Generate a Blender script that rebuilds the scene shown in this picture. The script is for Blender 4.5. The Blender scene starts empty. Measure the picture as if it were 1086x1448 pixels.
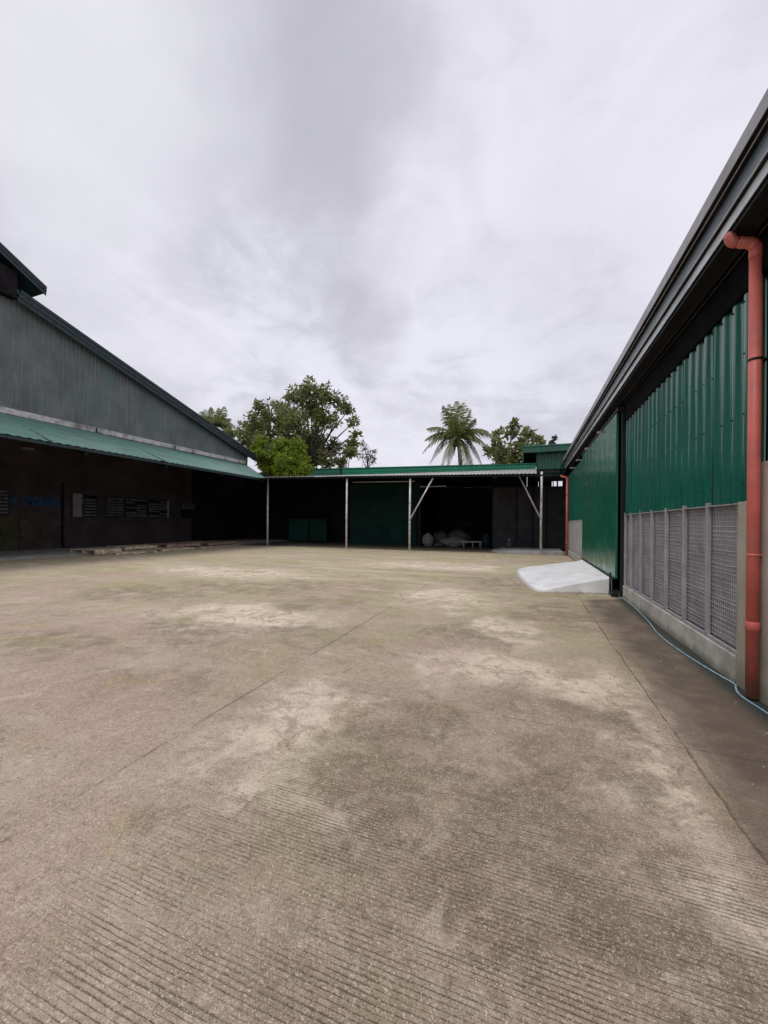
import bpy, math, random
from mathutils import Vector as V, Matrix, noise as mnoise
R = math.radians
rnd = random.Random(7)
S = bpy.context.scene
COL = S.collection

# ------------------------------------------------------------------ camera
F, CX, CY, EYE = 543., 543., 741.5, 1.55   # CY: level camera, lens shifted up
def cam_axes(vx=745, vy=741.5, roll=0.4):
    Y = V((vx-CX, -(vy-CY), F)).normalized()
    r = R(roll)
    s = -(math.sin(r)*Y[0]+math.cos(r)*Y[1])/Y[2]
    Z = V((math.sin(r), math.cos(r), s)).normalized()
    X = -(Y.cross(Z))
    return X, Y, Z
AX, AY, AZ = cam_axes()
def ray(u, v):
    c = V((u-CX, -(v-CY), F)); return V((AX.dot(c), AY.dot(c), AZ.dot(c)))
def at_y(u, v, y):
    d = ray(u, v); return V((0, 0, EYE))+d*(y/d.y)
def at_x(u, v, x):
    d = ray(u, v); return V((0, 0, EYE))+d*(x/d.x)
def at_z(u, v, z=0.):
    d = ray(u, v); return V((0, 0, EYE))+d*((z-EYE)/d.z)
cam = bpy.data.objects.new('camera', bpy.data.cameras.new('camera')); COL.objects.link(cam)
right = V((AX[0], AY[0], AZ[0])); up = V((AX[1], AY[1], AZ[1])); fw = V((AX[2], AY[2], AZ[2]))
m = Matrix((right, up, -fw)).transposed().to_4x4(); m.translation = V((0, 0, EYE))
cam.matrix_world = m
cam.data.sensor_fit = 'HORIZONTAL'; cam.data.sensor_width = 36; cam.data.lens = 18; cam.data.shift_y = 17.5/1086
cam.data.clip_start = .05; cam.data.clip_end = 5000
S.camera = cam

# ------------------------------------------------------------------ nodes / materials
class NT:
    def __init__(s, tree): s.t = tree; s.n = tree.nodes; s.l = tree.links
    def new(s, typ, **kw):
        n = s.n.new(typ)
        for k, v in kw.items():
            if hasattr(n, k): setattr(n, k, v)
        return n
    def put(s, sock, v):
        if isinstance(v, bpy.types.NodeSocket): s.l.new(v, sock)
        elif v is not None:
            if sock.type == 'RGBA' and len(v) == 3: v = (*v, 1)
            sock.default_value = v
    def math(s, op, a, b=None, c=None, clamp=False):
        n = s.new('ShaderNodeMath', operation=op, use_clamp=clamp)
        for i, x in enumerate((a, b, c)):
            if x is not None: s.put(n.inputs[i], x)
        return n.outputs[0]
    def vmath(s, op, a, b=None, out=0):
        n = s.new('ShaderNodeVectorMath', operation=op)
        s.put(n.inputs[0], a)
        if b is not None: s.put(n.inputs[1], b)
        return n.outputs[out]
    def mix(s, f, a, b, blend='MIX'):
        n = s.new('ShaderNodeMix', data_type='RGBA', blend_type=blend)
        s.put(n.inputs[0], f); s.put(n.inputs[6], a); s.put(n.inputs[7], b)
        return n.outputs[2]
    def noise(s, vec, scale, detail=4, rough=.55, dist=0.):
        n = s.new('ShaderNodeTexNoise'); s.put(n.inputs['Vector'], vec)
        s.put(n.inputs['Scale'], scale); s.put(n.inputs['Detail'], detail); s.put(n.inputs['Roughness'], rough); s.put(n.inputs['Distortion'], dist)
        return n.outputs[0]
    def ramp(s, f, lo, hi):           # smoothstep lo..hi
        n = s.new('ShaderNodeMapRange', interpolation_type='SMOOTHSTEP')
        s.put(n.inputs[0], f); n.inputs[1].default_value = lo; n.inputs[2].default_value = hi
        return n.outputs[0]
    def scale(s, vec, sc):
        n = s.new('ShaderNodeMapping'); s.put(n.inputs[0], vec); n.inputs[3].default_value = sc; return n.outputs[0]
    def pos(s): return s.new('ShaderNodeNewGeometry').outputs['Position']
    def bump(s, h, strength=.3, dist=.01, normal=None):
        n = s.new('ShaderNodeBump'); s.put(n.inputs['Height'], h); n.inputs['Strength'].default_value = strength; n.inputs['Distance'].default_value = dist
        if normal: s.put(n.inputs['Normal'], normal)
        return n.outputs[0]

def new_mat(name):
    mt = bpy.data.materials.new(name); mt.use_nodes = True
    t = NT(mt.node_tree); b = t.n['Principled BSDF']
    return mt, t, b

def simple(name, col, rough=.6, metal=0., var=.25, vscale=3., dirt=None, dirt_amt=.5, bump=.15, bscale=40., streak=None, spec=.5):
    mt, t, b = new_mat(name)
    p = t.pos()
    n1 = t.noise(p, vscale, 5, .6)
    c = t.mix(t.ramp(n1, .3, .7), tuple(x*(1-var) for x in col), tuple(min(1, x*(1+var)) for x in col))
    if dirt:
        n2 = t.noise(p, vscale*.45, 6, .65, .4)
        c = t.mix(t.math('MULTIPLY', t.ramp(n2, .48, .68), dirt_amt), c, dirt)
    if streak:                          # vertical run-off streaks
        n3 = t.noise(t.scale(p, (9, 9, .35)), 1.6, 5, .65)
        c = t.mix(t.math('MULTIPLY', t.ramp(n3, .45, .7), streak[1]), c, streak[0])
    t.put(b.inputs['Base Color'], c)
    rn = t.noise(p, vscale*2.3, 4)
    t.put(b.inputs['Roughness'], t.math('ADD', t.math('MULTIPLY', t.math('SUBTRACT', rn, .5), .3), rough))
    b.inputs['Metallic'].default_value = metal
    b.inputs['Specular IOR Level'].default_value = spec
    if bump: t.put(b.inputs['Normal'], t.bump(t.noise(p, bscale, 5), bump, .01))
    return mt

M = {}
M['green'] = simple('green_painted_steel', (.008, .118, .080), .20, var=.10, vscale=1.2, dirt=(.03, .105, .085), dirt_amt=.3, bump=.03, bscale=3, streak=((.04, .12, .10), .18), spec=.7)
M['door'] = simple('green_door_steel', (.003, .130, .072), .24, var=.06, vscale=.7, dirt=(.012, .10, .065), dirt_amt=.3, bump=.02, bscale=2, spec=.55)
M['deep_green'] = simple('deep_green_steel', (.004, .055, .036), .45, var=.2, vscale=2., dirt=(.01, .03, .025))
M['fascia_green'] = simple('bright_green_fascia', (.006, .17, .095), .38, var=.15, vscale=2.5, dirt=(.02, .09, .06), dirt_amt=.5, bump=.05)
M['annex_green'] = simple('annex_green_steel', (.010, .085, .055), .45, var=.2, vscale=2.5, dirt=(.03, .07, .06), streak=((.06, .1, .09), .3))
M['eave'] = simple('eave_teal_steel', (.075, .105, .115), .30, metal=0, var=.3, vscale=1.7, dirt=(.09, .14, .145), dirt_amt=.5, bump=.05)
M['eave_edge'] = simple('eave_edge_steel', (.30, .30, .315), .4, var=.25, vscale=2., dirt=(.2, .21, .18), bump=.05)
M['eave_pale'] = simple('eave_pale_lip', (.55, .61, .65), .30, metal=0, var=.2, vscale=2.2, dirt=(.2, .22, .23), bump=.04)
M['dark'] = simple('dark_steel', (.010, .012, .013), .6, var=.3, spec=.3)
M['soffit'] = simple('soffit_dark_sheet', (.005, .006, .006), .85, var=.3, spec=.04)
M['roof_green'] = simple('green_roof_sheet', (.012, .10, .065), .4, var=.15, dirt=(.05, .1, .08))
M['awning'] = simple('faded_green_awning', (.090, .195, .160), .5, var=.18, vscale=.9, dirt=(.14, .235, .20), dirt_amt=.8, bump=.05, bscale=5)
M['gable'] = simple('weathered_grey_green_sheet', (.150, .160, .160), .75, var=.2, vscale=.8, dirt=(.115, .175, .145), dirt_amt=.7, streak=((.28, .28, .29), .4), bump=.1, spec=.2)
M['rake'] = simple('dark_green_rake_trim', (.010, .026, .030), .5, var=.3, vscale=2, dirt=(.022, .032, .036), bump=.06)
M['flashing'] = simple('pale_flashing', (.56, .53, .49), .6, var=.2, vscale=3, dirt=(.12, .11, .10), dirt_amt=.8, bump=.1)
M['brown_wall'] = simple('dark_stained_wall', (.070, .056, .060), .9, var=.3, vscale=.8, dirt=(.045, .036, .038), bump=.2, bscale=12, spec=.15)
M['olive_board'] = simple('olive_board', (.060, .058, .034), .9, var=.25, bump=.1, spec=.15)
M['umber_board'] = simple('umber_board', (.070, .055, .050), .9, var=.3, bump=.1, spec=.15)
M['black_wall'] = simple('shade_black_wall', (.018, .015, .017), .9, var=.35, bump=.1, spec=.1)  # near-black base colour carries the shade of interiors and recesses
M['dark_grey'] = simple('dark_grey_sheet', (.040, .038, .043), .7, var=.25, vscale=1.5, bump=.05, spec=.2)
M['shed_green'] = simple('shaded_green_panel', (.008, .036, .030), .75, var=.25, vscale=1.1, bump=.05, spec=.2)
M['teal_panel'] = simple('teal_panel', (.006, .044, .035), .7, var=.2, bump=.05, spec=.2)
M['louvre'] = simple('louvre_glass', (.15, .15, .165), .35, var=.5, vscale=5, bump=.03)
M['curtain'] = simple('pale_curtain', (.24, .23, .25), .8, var=.15)
M['blue'] = simple('blue_paint', (.010, .10, .30), .7, var=.15, bump=.05)
M['steel'] = simple('galvanised_pipe', (.62, .62, .62), .45, metal=.2, var=.15, vscale=8, dirt=(.25, .22, .18), dirt_amt=.6, bump=.04)
M['zinc'] = simple('zinc_roof_sheet', (.48, .47, .46), .45, metal=.3, var=.15, vscale=2, dirt=(.3, .24, .2), dirt_amt=.5, bump=.04)
M['red'] = simple('red_oxide_pipe', (.60, .135, .105), .48, var=.14, vscale=5, dirt=(.42, .17, .14), dirt_amt=.5, bump=.05, bscale=25, streak=((.55, .22, .19), .25))
M['plinth'] = simple('plinth_concrete', (.47, .455, .41), .85, var=.18, vscale=2.5, dirt=(.20, .19, .13), dirt_amt=.6, bump=.3, bscale=45)
M['pillar'] = simple('pillar_concrete', (.46, .42, .36), .85, var=.15, vscale=1.6, dirt=(.26, .25, .18), dirt_amt=.7, bump=.25, bscale=45, streak=((.24, .22, .16), .4))
M['grey_net'] = simple('grey_net_panel', (.27, .26, .285), .85, var=.22, vscale=2.2, dirt=(.36, .35, .365), dirt_amt=.45, bump=.2, bscale=60, spec=.2)
M['grey_frame'] = simple('grey_painted_frame', (.33, .325, .34), .6, var=.15, vscale=5, dirt=(.28, .27, .27), dirt_amt=.4, bump=.08)
M['wire'] = simple('grey_wire', (.46, .45, .47), .5, metal=.2, var=.2, bump=0)
M['grey_corr'] = simple('grey_corrugated', (.36, .36, .35), .6, var=.15, bump=.05)
M['ramp'] = simple('pale_ramp_cement', (.82, .82, .82), .62, var=.10, vscale=2.6, dirt=(.58, .58, .57), dirt_amt=.55, bump=.3, bscale=18)
M['slab'] = simple('slab_cement', (.33, .32, .32), .8, var=.2, bump=.2)
M['apron'] = simple('apron_cement', (.36, .35, .31), .85, var=.2, vscale=1.4, dirt=(.2, .2, .16), bump=.2)
M['wood'] = simple('pallet_wood', (.62, .53, .38), .8, var=.3, vscale=5, dirt=(.13, .10, .07), dirt_amt=.6, bump=.2)
M['redwood'] = simple('reddish_planks', (.42, .27, .22), .8, var=.3, vscale=5, dirt=(.09, .06, .05), dirt_amt=.6, bump=.2)
M['sack'] = simple('woven_sack', (.26, .255, .25), .8, var=.15, vscale=6, dirt=(.16, .15, .145), bump=.4, bscale=14)
M['tarp'] = simple('grey_tarp', (.075, .072, .072), .7, var=.2, vscale=4, dirt=(.09, .085, .085), bump=.5, bscale=7)
M['white_plastic'] = simple('white_plastic', (.34, .33, .33), .5, var=.1, bump=.03)
M['blue_plastic'] = simple('blue_plastic', (.006, .030, .055), .6, var=.1, bump=.03)
M['hose'] = simple('pale_blue_hose', (.32, .46, .50), .45, var=.2, vscale=9, dirt=(.08, .27, .45), dirt_amt=.8, bump=.03)
M['bark'] = simple('bark', (.11, .09, .07), .9, var=.3, vscale=4, bump=.6, bscale=18)
M['soil'] = simple('soil_and_grass', (.06, .07, .03), .95, var=.4, vscale=.2, dirt=(.10, .085, .055), bump=.3, bscale=6)

def leaf_mat(name, a, b_, trans=.25, rough=.5):
    mt, t, b = new_mat(name)
    g = t.new('ShaderNodeNewGeometry')
    c = t.mix(g.outputs['Random Per Island'], a, b_)
    c = t.mix(t.math('MULTIPLY', t.ramp(t.noise(g.outputs['Position'], .45, 3), .45, .65), .5), c, tuple((x+y)*.62 for x, y in zip(a, b_)))
    t.put(b.inputs['Base Color'], c); b.inputs['Roughness'].default_value = rough
    tr = t.new('ShaderNodeBsdfTranslucent'); t.put(tr.inputs[0], c)
    mx = t.new('ShaderNodeMixShader'); mx.inputs[0].default_value = trans
    t.l.new(b.outputs[0], mx.inputs[1]); t.l.new(tr.outputs[0], mx.inputs[2])
    t.l.new(mx.outputs[0], t.n['Material Output'].inputs[0])
    return mt
M['leaf_big'] = leaf_mat('olive_leaves', (.135, .165, .045), (.30, .32, .12), .45)
M['leaf_lime'] = leaf_mat('lime_leaves', (.13, .20, .014), (.32, .40, .035), .4)
M['leaf_mid'] = leaf_mat('mid_leaves', (.14, .17, .055), (.31, .33, .15), .45)
M['leaf_grey'] = leaf_mat('grey_leaves', (.055, .065, .045), (.12, .135, .10))
M['leaf_palm'] = leaf_mat('palm_leaflets', (.11, .145, .035), (.27, .29, .11), .42)

for k in ('green', 'door'):
    for n in M[k].node_tree.nodes:
        if n.type == 'BSDF_PRINCIPLED': n.inputs['IOR'].default_value = 1.75
def splash(k, h, col, amt):
    t = NT(M[k].node_tree); b = t.n['Principled BSDF']; src = b.inputs['Base Color'].links[0].from_socket
    p = t.pos(); sp_ = t.new('ShaderNodeSeparateXYZ'); t.put(sp_.inputs[0], p)
    zz_ = t.math('ADD', sp_.outputs[2], t.math('MULTIPLY', t.math('SUBTRACT', t.noise(t.scale(p, (6, 6, 1.5)), 1.5, 6, .7), .5), h*1.6))
    t.put(b.inputs['Base Color'], t.mix(t.math('MULTIPLY', t.ramp(zz_, h, 0.), amt), src, col))
splash('red', .35, (.20, .12, .085), .7); splash('ramp', .05, (.30, .27, .22), .8); splash('plinth', .12, (.16, .15, .10), .75); splash('pillar', .30, (.22, .20, .15), .7)
splash('grey_corr', .6, (.22, .21, .19), .5)
# ---- concrete yard
def yard_mat():
    mt, t, b = new_mat('tined_concrete')
    p = t.pos()
    sep = t.new('ShaderNodeSeparateXYZ'); t.put(sep.inputs[0], p); x, y = sep.outputs[0], sep.outputs[1]
    warp = t.vmath('SUBTRACT', t.new('ShaderNodeTexNoise').outputs['Color'], (.5, .5, .5))
    wn = warp.node  # noise colour used to bend the stain outlines
    src = wn.inputs[0].links[0].from_node if wn.inputs[0].links else None
    t.put(src.inputs['Vector'], p); src.inputs['Scale'].default_value = 1.1; src.inputs['Detail'].default_value = 6; src.inputs['Roughness'].default_value = .65
    sc = t.new('ShaderNodeVectorMath', operation='SCALE'); t.put(sc.inputs[0], warp); sc.inputs['Scale'].default_value = 2.1
    pw = t.vmath('ADD', p, sc.outputs[0])
    def blob(cx, cy, rx, ry, soft=.9, w=None):
        d = t.vmath('SUBTRACT', w or pw, (cx, cy, 0)); d = t.vmath('MULTIPLY', d, (1/rx, 1/ry, 0))
        return t.ramp(t.vmath('LENGTH', d, out=1), 1.0+soft*.5, 1.0-soft*.6)
    big = t.noise(p, .33, 5, .6, .3); mid = t.noise(p, 1.5, 6, .68, .35); fine = t.noise(p, 24, 6, .72, .6); grit = t.noise(p, 120, 3, .6, 1.4)
    streak = t.noise(t.scale(p, (.8, 7.5, 1)), 1., 8, .72, .25)
    col = t.mix(t.ramp(big, .36, .66), (.375, .292, .222), (.480, .385, .300))
    col = t.mix(t.math('MULTIPLY', t.ramp(mid, .45, .70), .5), col, (.58, .48, .385))
    col = t.mix(t.math('MULTIPLY', t.ramp(mid, .48, .28), .55), col, (.245, .192, .142))
    col = t.mix(t.math('MULTIPLY', t.ramp(streak, .45, .72), .35), col, (.56, .49, .385))
    col = t.mix(t.math('MULTIPLY', t.ramp(streak, .48, .28), .38), col, (.25, .20, .15))
    # far part is covered by a greenish film
    film = t.math('MULTIPLY', t.ramp(y, 2.6, 9.), t.ramp(t.noise(p, .5, 5, .65), .28, .60))
    col = t.mix(t.math('MULTIPLY', film, .92), col, (.40, .365, .19))
    far = t.scale(p, (.22, 1.6, 1)); fs_ = t.noise(far, 1., 7, .70, .3)
    fm = t.ramp(y, 4.5, 10.)
    col = t.mix(t.math('MULTIPLY', fm, t.math('MULTIPLY', t.ramp(fs_, .48, .66), .75)), col, (.62, .56, .41))
    col = t.mix(t.math('MULTIPLY', fm, t.math('MULTIPLY', t.ramp(fs_, .47, .33), .60)), col, (.25, .22, .135))
    # cement-pale worn patches
    pale = None
    for a in ((-.55, 4.3, .75, .55), (.40, 4.15, .60, .50), (.72, 3.0, .22, .85), (-1.55, 2.4, .55, .55), (-1.35, 1.95, .45, .22), (-.2, 5.9, .5, .8), (.78, 2.1, .25, .35), (-1.7, 3.0, .5, .35), (-4.5, 5.0, 1.6, .9), (-9, 9.5, 3.0, 1.2), (-3, 14, 3, 1.3), (-1.6, 8, .9, 1.3)):
        f = blob(*a); pale = f if pale is None else t.math('MAXIMUM', pale, f)
    pale = t.math('MULTIPLY', pale, t.ramp(t.noise(p, 3.4, 9, .78, .9), .40, .53))
    col = t.mix(t.math('MULTIPLY', pale, .88), col, (.84, .72, .58))
    dk = None
    for a in ((-.95, 2.55, .35, .55), (-.75, 3.15, .25, .35), (.1, 2.75, .55, .35), (-.1, 1.75, 1.0, .25), (-.9, 5.4, .6, .5), (-5.5, 3.2, 1.4, .6), (-3.6, 6.6, 1., .7), (1.0, 9.6, 1.2, .7), (.5, 7.2, .8, 1.1), (-.6, 10.5, 1.2, 1.4), (-4.5, 8.2, 1.6, 1.), (-8, 6.0, 1.6, .8), (-.2, 2.2, .9, .3), (1.2, 12, 1.3, 3.), (-3.6, 2.6, .9, .5), (-4.6, 4.2, 1.3, .5), (-6.5, 7.4, 2.2, .6), (-3.0, 4.6, .7, .5), (.3, 3.35, .6, .25)):
        f = blob(*a); dk = f if dk is None else t.math('MAXIMUM', dk, f)
    dk = t.math('MULTIPLY', dk, t.ramp(t.noise(p, 3.2, 5, .65), .30, .60))
    col = t.mix(t.math('MULTIPLY', dk, .78), col, (.185, .145, .092))
    # broad rosy and olive drifts
    hue = t.noise(p, .42, 5, .62, .6)
    col = t.mix(t.math('MULTIPLY', t.ramp(hue, .50, .62), .60), col, (.475, .335, .28))
    col = t.mix(t.math('MULTIPLY', t.ramp(hue, .48, .36), .60), col, (.36, .31, .165))
    flake = t.noise(p, 2.1, 10, .80, 1.1)
    col = t.mix(t.math('MULTIPLY', t.ramp(flake, .55, .62), .45), col, (.66, .56, .445))
    col = t.mix(t.math('MULTIPLY', t.ramp(flake, .45, .36), .62), col, (.205, .162, .100))
    # yellow-green algae specks
    alg = t.math('MULTIPLY', t.ramp(t.noise(p, 1.25, 4, .6, .5), .58, .70), t.ramp(fine, .42, .62))
    col = t.mix(t.math('MULTIPLY', alg, .75), col, (.40, .31, .09))
    # damp strip along the right-hand wall
    sx = t.math('ADD', x, t.math('MULTIPLY', t.math('SUBTRACT', t.noise(p, 1.6, 8, .72), .5), .75))
    damp = t.math('MULTIPLY', t.ramp(sx, .88, 1.36), t.ramp(t.math('ADD', y, t.math('MULTIPLY', x, -.35)), 8.7, 8.4))
    # black-green film right at the wall foot
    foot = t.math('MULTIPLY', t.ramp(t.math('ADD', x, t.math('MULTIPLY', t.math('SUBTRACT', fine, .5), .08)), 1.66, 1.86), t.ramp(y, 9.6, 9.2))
    # joints
    jn = t.math('MULTIPLY', t.math('SUBTRACT', t.noise(p, 2.5, 4, .6), .5), .05)
    def line(c, v, w):
        return t.ramp(t.math('ABSOLUTE', t.math('SUBTRACT', t.math('ADD', c, jn), v)), w, w*.35)
    ja = None
    for c, v, w in ((x, -2.36, .010), (x, 1.05, .010), (x, -6.1, .010), (x, -9.9, .010)):
        f = line(c, v, w); ja = f if ja is None else t.math('MAXIMUM', ja, f)
    jy = None
    for v in (3.24, 12.0):
        f = t.math('MULTIPLY', t.math('MULTIPLY', line(y, v, .010), .6), t.ramp(x, -2.8, -2.2)); jy = f if jy is None else t.math('MAXIMUM', jy, f)
    jt = t.math('MAXIMUM', ja, jy)
    jt = t.math('MULTIPLY', jt, t.ramp(t.noise(p, 2.3, 5, .7), .36, .6))
    col = t.mix(t.math('MULTIPLY', jt, .62), col, (.10, .078, .06))
    # tining grooves across the slab
    wob = t.noise(t.scale(p, (.9, 2.2, 1)), 1., 5, .62)
    ph = t.math('FRACT', t.math('ADD', t.math('MULTIPLY', y, 50.), t.math('ADD', t.math('MULTIPLY', wob, 1.9), t.math('MULTIPLY', x, -.35))))
    tri = t.math('ABSOLUTE', t.math('SUBTRACT', ph, .5))
    wid = t.noise(t.scale(p, (1.8, 22, 1)), 1., 4, .65)          # some grooves are worn away
    lineg = t.ramp(t.math('ADD', tri, t.math('MULTIPLY', t.math('SUBTRACT', wid, .44), .85)), .21, .05)
    gm = t.math('MULTIPLY', t.ramp(t.noise(p, 1.1, 5, .62), .30, .52), t.ramp(y, 3.3, 1.7))
    gm = t.math('MULTIPLY', gm, t.ramp(t.math('ADD', x, t.math('MULTIPLY', mid, 1.2)), -1.5, -.5))
    groove = t.math('MULTIPLY', t.math('MULTIPLY', lineg, gm), t.ramp(t.noise(p, 14, 5, .75), .28, .48))
    col = t.mix(t.math('MULTIPLY', groove, .78), col, (.150, .110, .082))
    # grain: pale sand and dark pits
    mott = t.noise(p, 6.5, 8, .78, .8)
    col = t.mix(t.math('MULTIPLY', t.ramp(mott, .52, .68), .28), col, (.70, .60, .475))
    col = t.mix(t.math('MULTIPLY', t.ramp(mott, .48, .34), .28), col, (.20, .155, .112))
    fs2 = t.noise(t.scale(p, (1.0, 8., 1)), 1., 6, .75, .2)
    col = t.mix(t.math('MULTIPLY', fm, t.math('MULTIPLY', t.ramp(fs2, .53, .68), .7)), col, (.68, .62, .48))
    col = t.mix(t.math('MULTIPLY', fm, t.math('MULTIPLY', t.ramp(fs2, .46, .34), .6)), col, (.22, .19, .115))
    col = t.mix(t.math('MULTIPLY', t.ramp(fine, .52, .70), .42), col, (.72, .61, .48))
    col = t.mix(t.math('MULTIPLY', t.ramp(fine, .48, .32), .46), col, (.16, .122, .088))
    col = t.mix(t.math('MULTIPLY', t.ramp(grit, .54, .66), .70), col, (.85, .74, .60))
    col = t.mix(t.math('MULTIPLY', t.ramp(grit, .46, .34), .62), col, (.14, .105, .078))
    dn = t.math('MULTIPLY', damp, t.math('ADD', .60, t.math('MULTIPLY', t.ramp(t.math('ADD', mid, t.math('MULTIPLY', x, .12)), .50, .75), .32)))
    col = t.mix(dn, col, (.120, .090, .070))
    edge_ = t.ramp(t.math('ABSOLUTE', t.math('SUBTRACT', sx, 1.14)), .10, .0)
    col = t.mix(t.math('MULTIPLY', t.math('MULTIPLY', edge_, .25), t.ramp(y, 6., 4.5)), col, (.09, .068, .052))
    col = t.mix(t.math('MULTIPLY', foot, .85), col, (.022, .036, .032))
    # dirt floor, with the shade under the roofs painted into its dark colour
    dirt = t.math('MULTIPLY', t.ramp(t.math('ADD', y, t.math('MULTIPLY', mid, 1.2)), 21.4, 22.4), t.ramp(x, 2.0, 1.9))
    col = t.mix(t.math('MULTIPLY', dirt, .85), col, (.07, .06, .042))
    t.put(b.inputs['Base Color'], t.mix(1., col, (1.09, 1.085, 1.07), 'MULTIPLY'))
    t.put(b.inputs['Roughness'], t.math('SUBTRACT', .92, t.math('MULTIPLY', damp, .35)))
    b.inputs['Specular IOR Level'].default_value = .3
    h = t.math('ADD', t.math('MULTIPLY', fine, .9), t.math('MULTIPLY', grit, .45))
    h = t.math('SUBTRACT', h, t.math('MULTIPLY', groove, .35))
    h = t.math('SUBTRACT', h, t.math('MULTIPLY', jt, 1.2))
    t.put(b.inputs['Normal'], t.bump(h, 1.0, .012))
    return mt
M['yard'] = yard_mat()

# ------------------------------------------------------------------ mesh builder
class MB:
    def __init__(s): s.v = []; s.f = []; s.smooth = set()
    def add(s, vs, fs, smooth=False):
        o = len(s.v); s.v += [V(q) for q in vs]
        for f in fs:
            if smooth: s.smooth.add(len(s.f))
            s.f.append([o+i for i in f])
        return s
    def box(s, a, b):
        x0, x1 = sorted((a[0], b[0])); y0, y1 = sorted((a[1], b[1])); z0, z1 = sorted((a[2], b[2]))
        return s.add([(x0, y0, z0), (x1, y0, z0), (x1, y1, z0), (x0, y1, z0), (x0, y0, z1), (x1, y0, z1), (x1, y1, z1), (x0, y1, z1)],
              [(0, 3, 2, 1), (4, 5, 6, 7), (0, 1, 5, 4), (1, 2, 6, 5), (2, 3, 7, 6), (3, 0, 4, 7)])
    def hexa(s, bot, top):
        return s.add(list(bot)+list(top), [(3, 2, 1, 0), (4, 5, 6, 7), (0, 1, 5, 4), (1, 2, 6, 5), (2, 3, 7, 6), (3, 0, 4, 7)])
    def loft(s, A, B, closed=True, caps=True):
        n = len(A); fs = []
        for i in range(n if closed else n-1):
            j = (i+1) % n; fs.append((i, j, n+j, n+i))
        if closed and caps: fs += [tuple(range(n-1, -1, -1)), tuple(range(n, 2*n))]
        return s.add(list(A)+list(B), fs)
    def tube(s, pts, rad, seg=8, caps=True):
        pts = [V(q) for q in pts]; n = len(pts)
        if not isinstance(rad, (list, tuple)): rad = [rad]*n
        rings = []; ref = None
        for i, q in enumerate(pts):
            d = (pts[min(i+1, n-1)]-pts[max(i-1, 0)]).normalized()
            if ref is None: ref = d.orthogonal().normalized()
            ref = (ref-d*ref.dot(d)).normalized(); w = d.cross(ref)
            rings += [q+(ref*math.cos(2*math.pi*k/seg)+w*math.sin(2*math.pi*k/seg))*rad[i] for k in range(seg)]
        fs = []
        for i in range(n-1):
            for k in range(seg):
                k2 = (k+1) % seg; fs.append((i*seg+k, i*seg+k2, (i+1)*seg+k2, (i+1)*seg+k))
        s.add(rings, fs, True)
        if caps:
            o = len(s.v)-len(rings)
            s.f.append([o+k for k in range(seg-1, -1, -1)]); s.f.append([o+(n-1)*seg+k for k in range(seg)])
        return s
    def patch(s, A, B, C, D, pitch=.22, depth=.03, prof=None, rows=1, wav=0.):
        """ribbed sheet: ribs run A->D / B->C, profile across A->B"""
        A, B, C, D = map(V, (A, B, C, D)); n = (B-A).cross(D-A).normalized(); L = (B-A).length
        prof = prof or tuple((k/12, .5-.5*math.copysign(abs(math.cos(2*math.pi*k/12))**.7, math.cos(2*math.pi*k/12))) for k in range(12))
        ss = []; k = 0
        while k*pitch < L:
            for a, h in prof:
                q = (k+a)*pitch
                if q <= L: ss.append((q, h))
            k += 1
        ss.append((L, 0))
        vs = []
        for r in range(rows+1):
            w = r/rows
            for q, h in ss:
                u = q/L; q0 = A.lerp(B, u).lerp(D.lerp(C, u), w); vs.append(q0+n*(h*depth+(wav*mnoise.noise(q0*1.7)+wav*.6*mnoise.noise(V((q0.y*4.5, q0.x*4.5, q0.z*.9))) if wav else 0)))
        m_ = len(ss); fs = []
        for r in range(rows):
            for i in range(m_-1): fs.append((r*m_+i, r*m_+i+1, (r+1)*m_+i+1, (r+1)*m_+i))
        return s.add(vs, fs)
    def build(s, name, mat, parent=None, bevel=0, smooth_all=False):
        off = V((0, 0, 0)); q = parent
        while q is not None: off += q.location; q = q.parent
        me = bpy.data.meshes.new(name); me.from_pydata([v-off for v in s.v], [], s.f)
        for i, p in enumerate(me.polygons): p.use_smooth = smooth_all or i in s.smooth
        me.materials.append(mat); me.update()
        o = bpy.data.objects.new(name, me); COL.objects.link(o)
        if parent: o.parent = parent
        if bevel:
            b = o.modifiers.new('bevel', 'BEVEL'); b.width = bevel; b.segments = 2; b.limit_method = 'ANGLE'
        return o
def tag(o, label=None, cat=None, group=None, kind=None):
    for k, v in (('label', label), ('category', cat), ('group', group), ('kind', kind)):
        if v: o[k] = v
    return o
def thing(name, loc, label, cat, group=None):
    o = bpy.data.objects.new(name, None); COL.objects.link(o); o.location = loc; o.empty_display_size = .3
    return tag(o, label, cat, group)
def lerp(a, b, t): return a+(b-a)*t

# ------------------------------------------------------------------ the setting
g = MB().add([(-900, -900, -.03), (900, -900, -.03), (900, 900, -.03), (-900, 900, -.03)], [(0, 1, 2, 3)])
tag(g.build('ground', M['soil']), kind='structure')
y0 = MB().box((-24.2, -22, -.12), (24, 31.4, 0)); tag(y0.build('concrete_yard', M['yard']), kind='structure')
ap = MB(); n_ = 24
edge = []
for i in range(n_+1):
    yy = -8+i*36/n_; edge.append((-18.95+rnd.uniform(-.12, .12), yy))
vs = []; fs = []
for i, (ex, yy) in enumerate(edge):
    vs += [(-23.44, yy, .10), (ex-.25, yy, .10), (ex, yy, .012), (ex, yy, -.05)]
for i in range(n_):
    for k in range(3): fs.append((i*4+k, i*4+k+1, i*4+k+5, i*4+k+4))
ap.add(vs, fs); tag(ap.build('pavement', M['apron']), kind='structure')

# ------------------------------------------------------------------ right warehouse
W = thing('green_warehouse', (1.98, 8, 0), 'long green steel warehouse with red downpipes, grey mesh screens and a sliding door', 'warehouse')
X = 1.98
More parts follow.
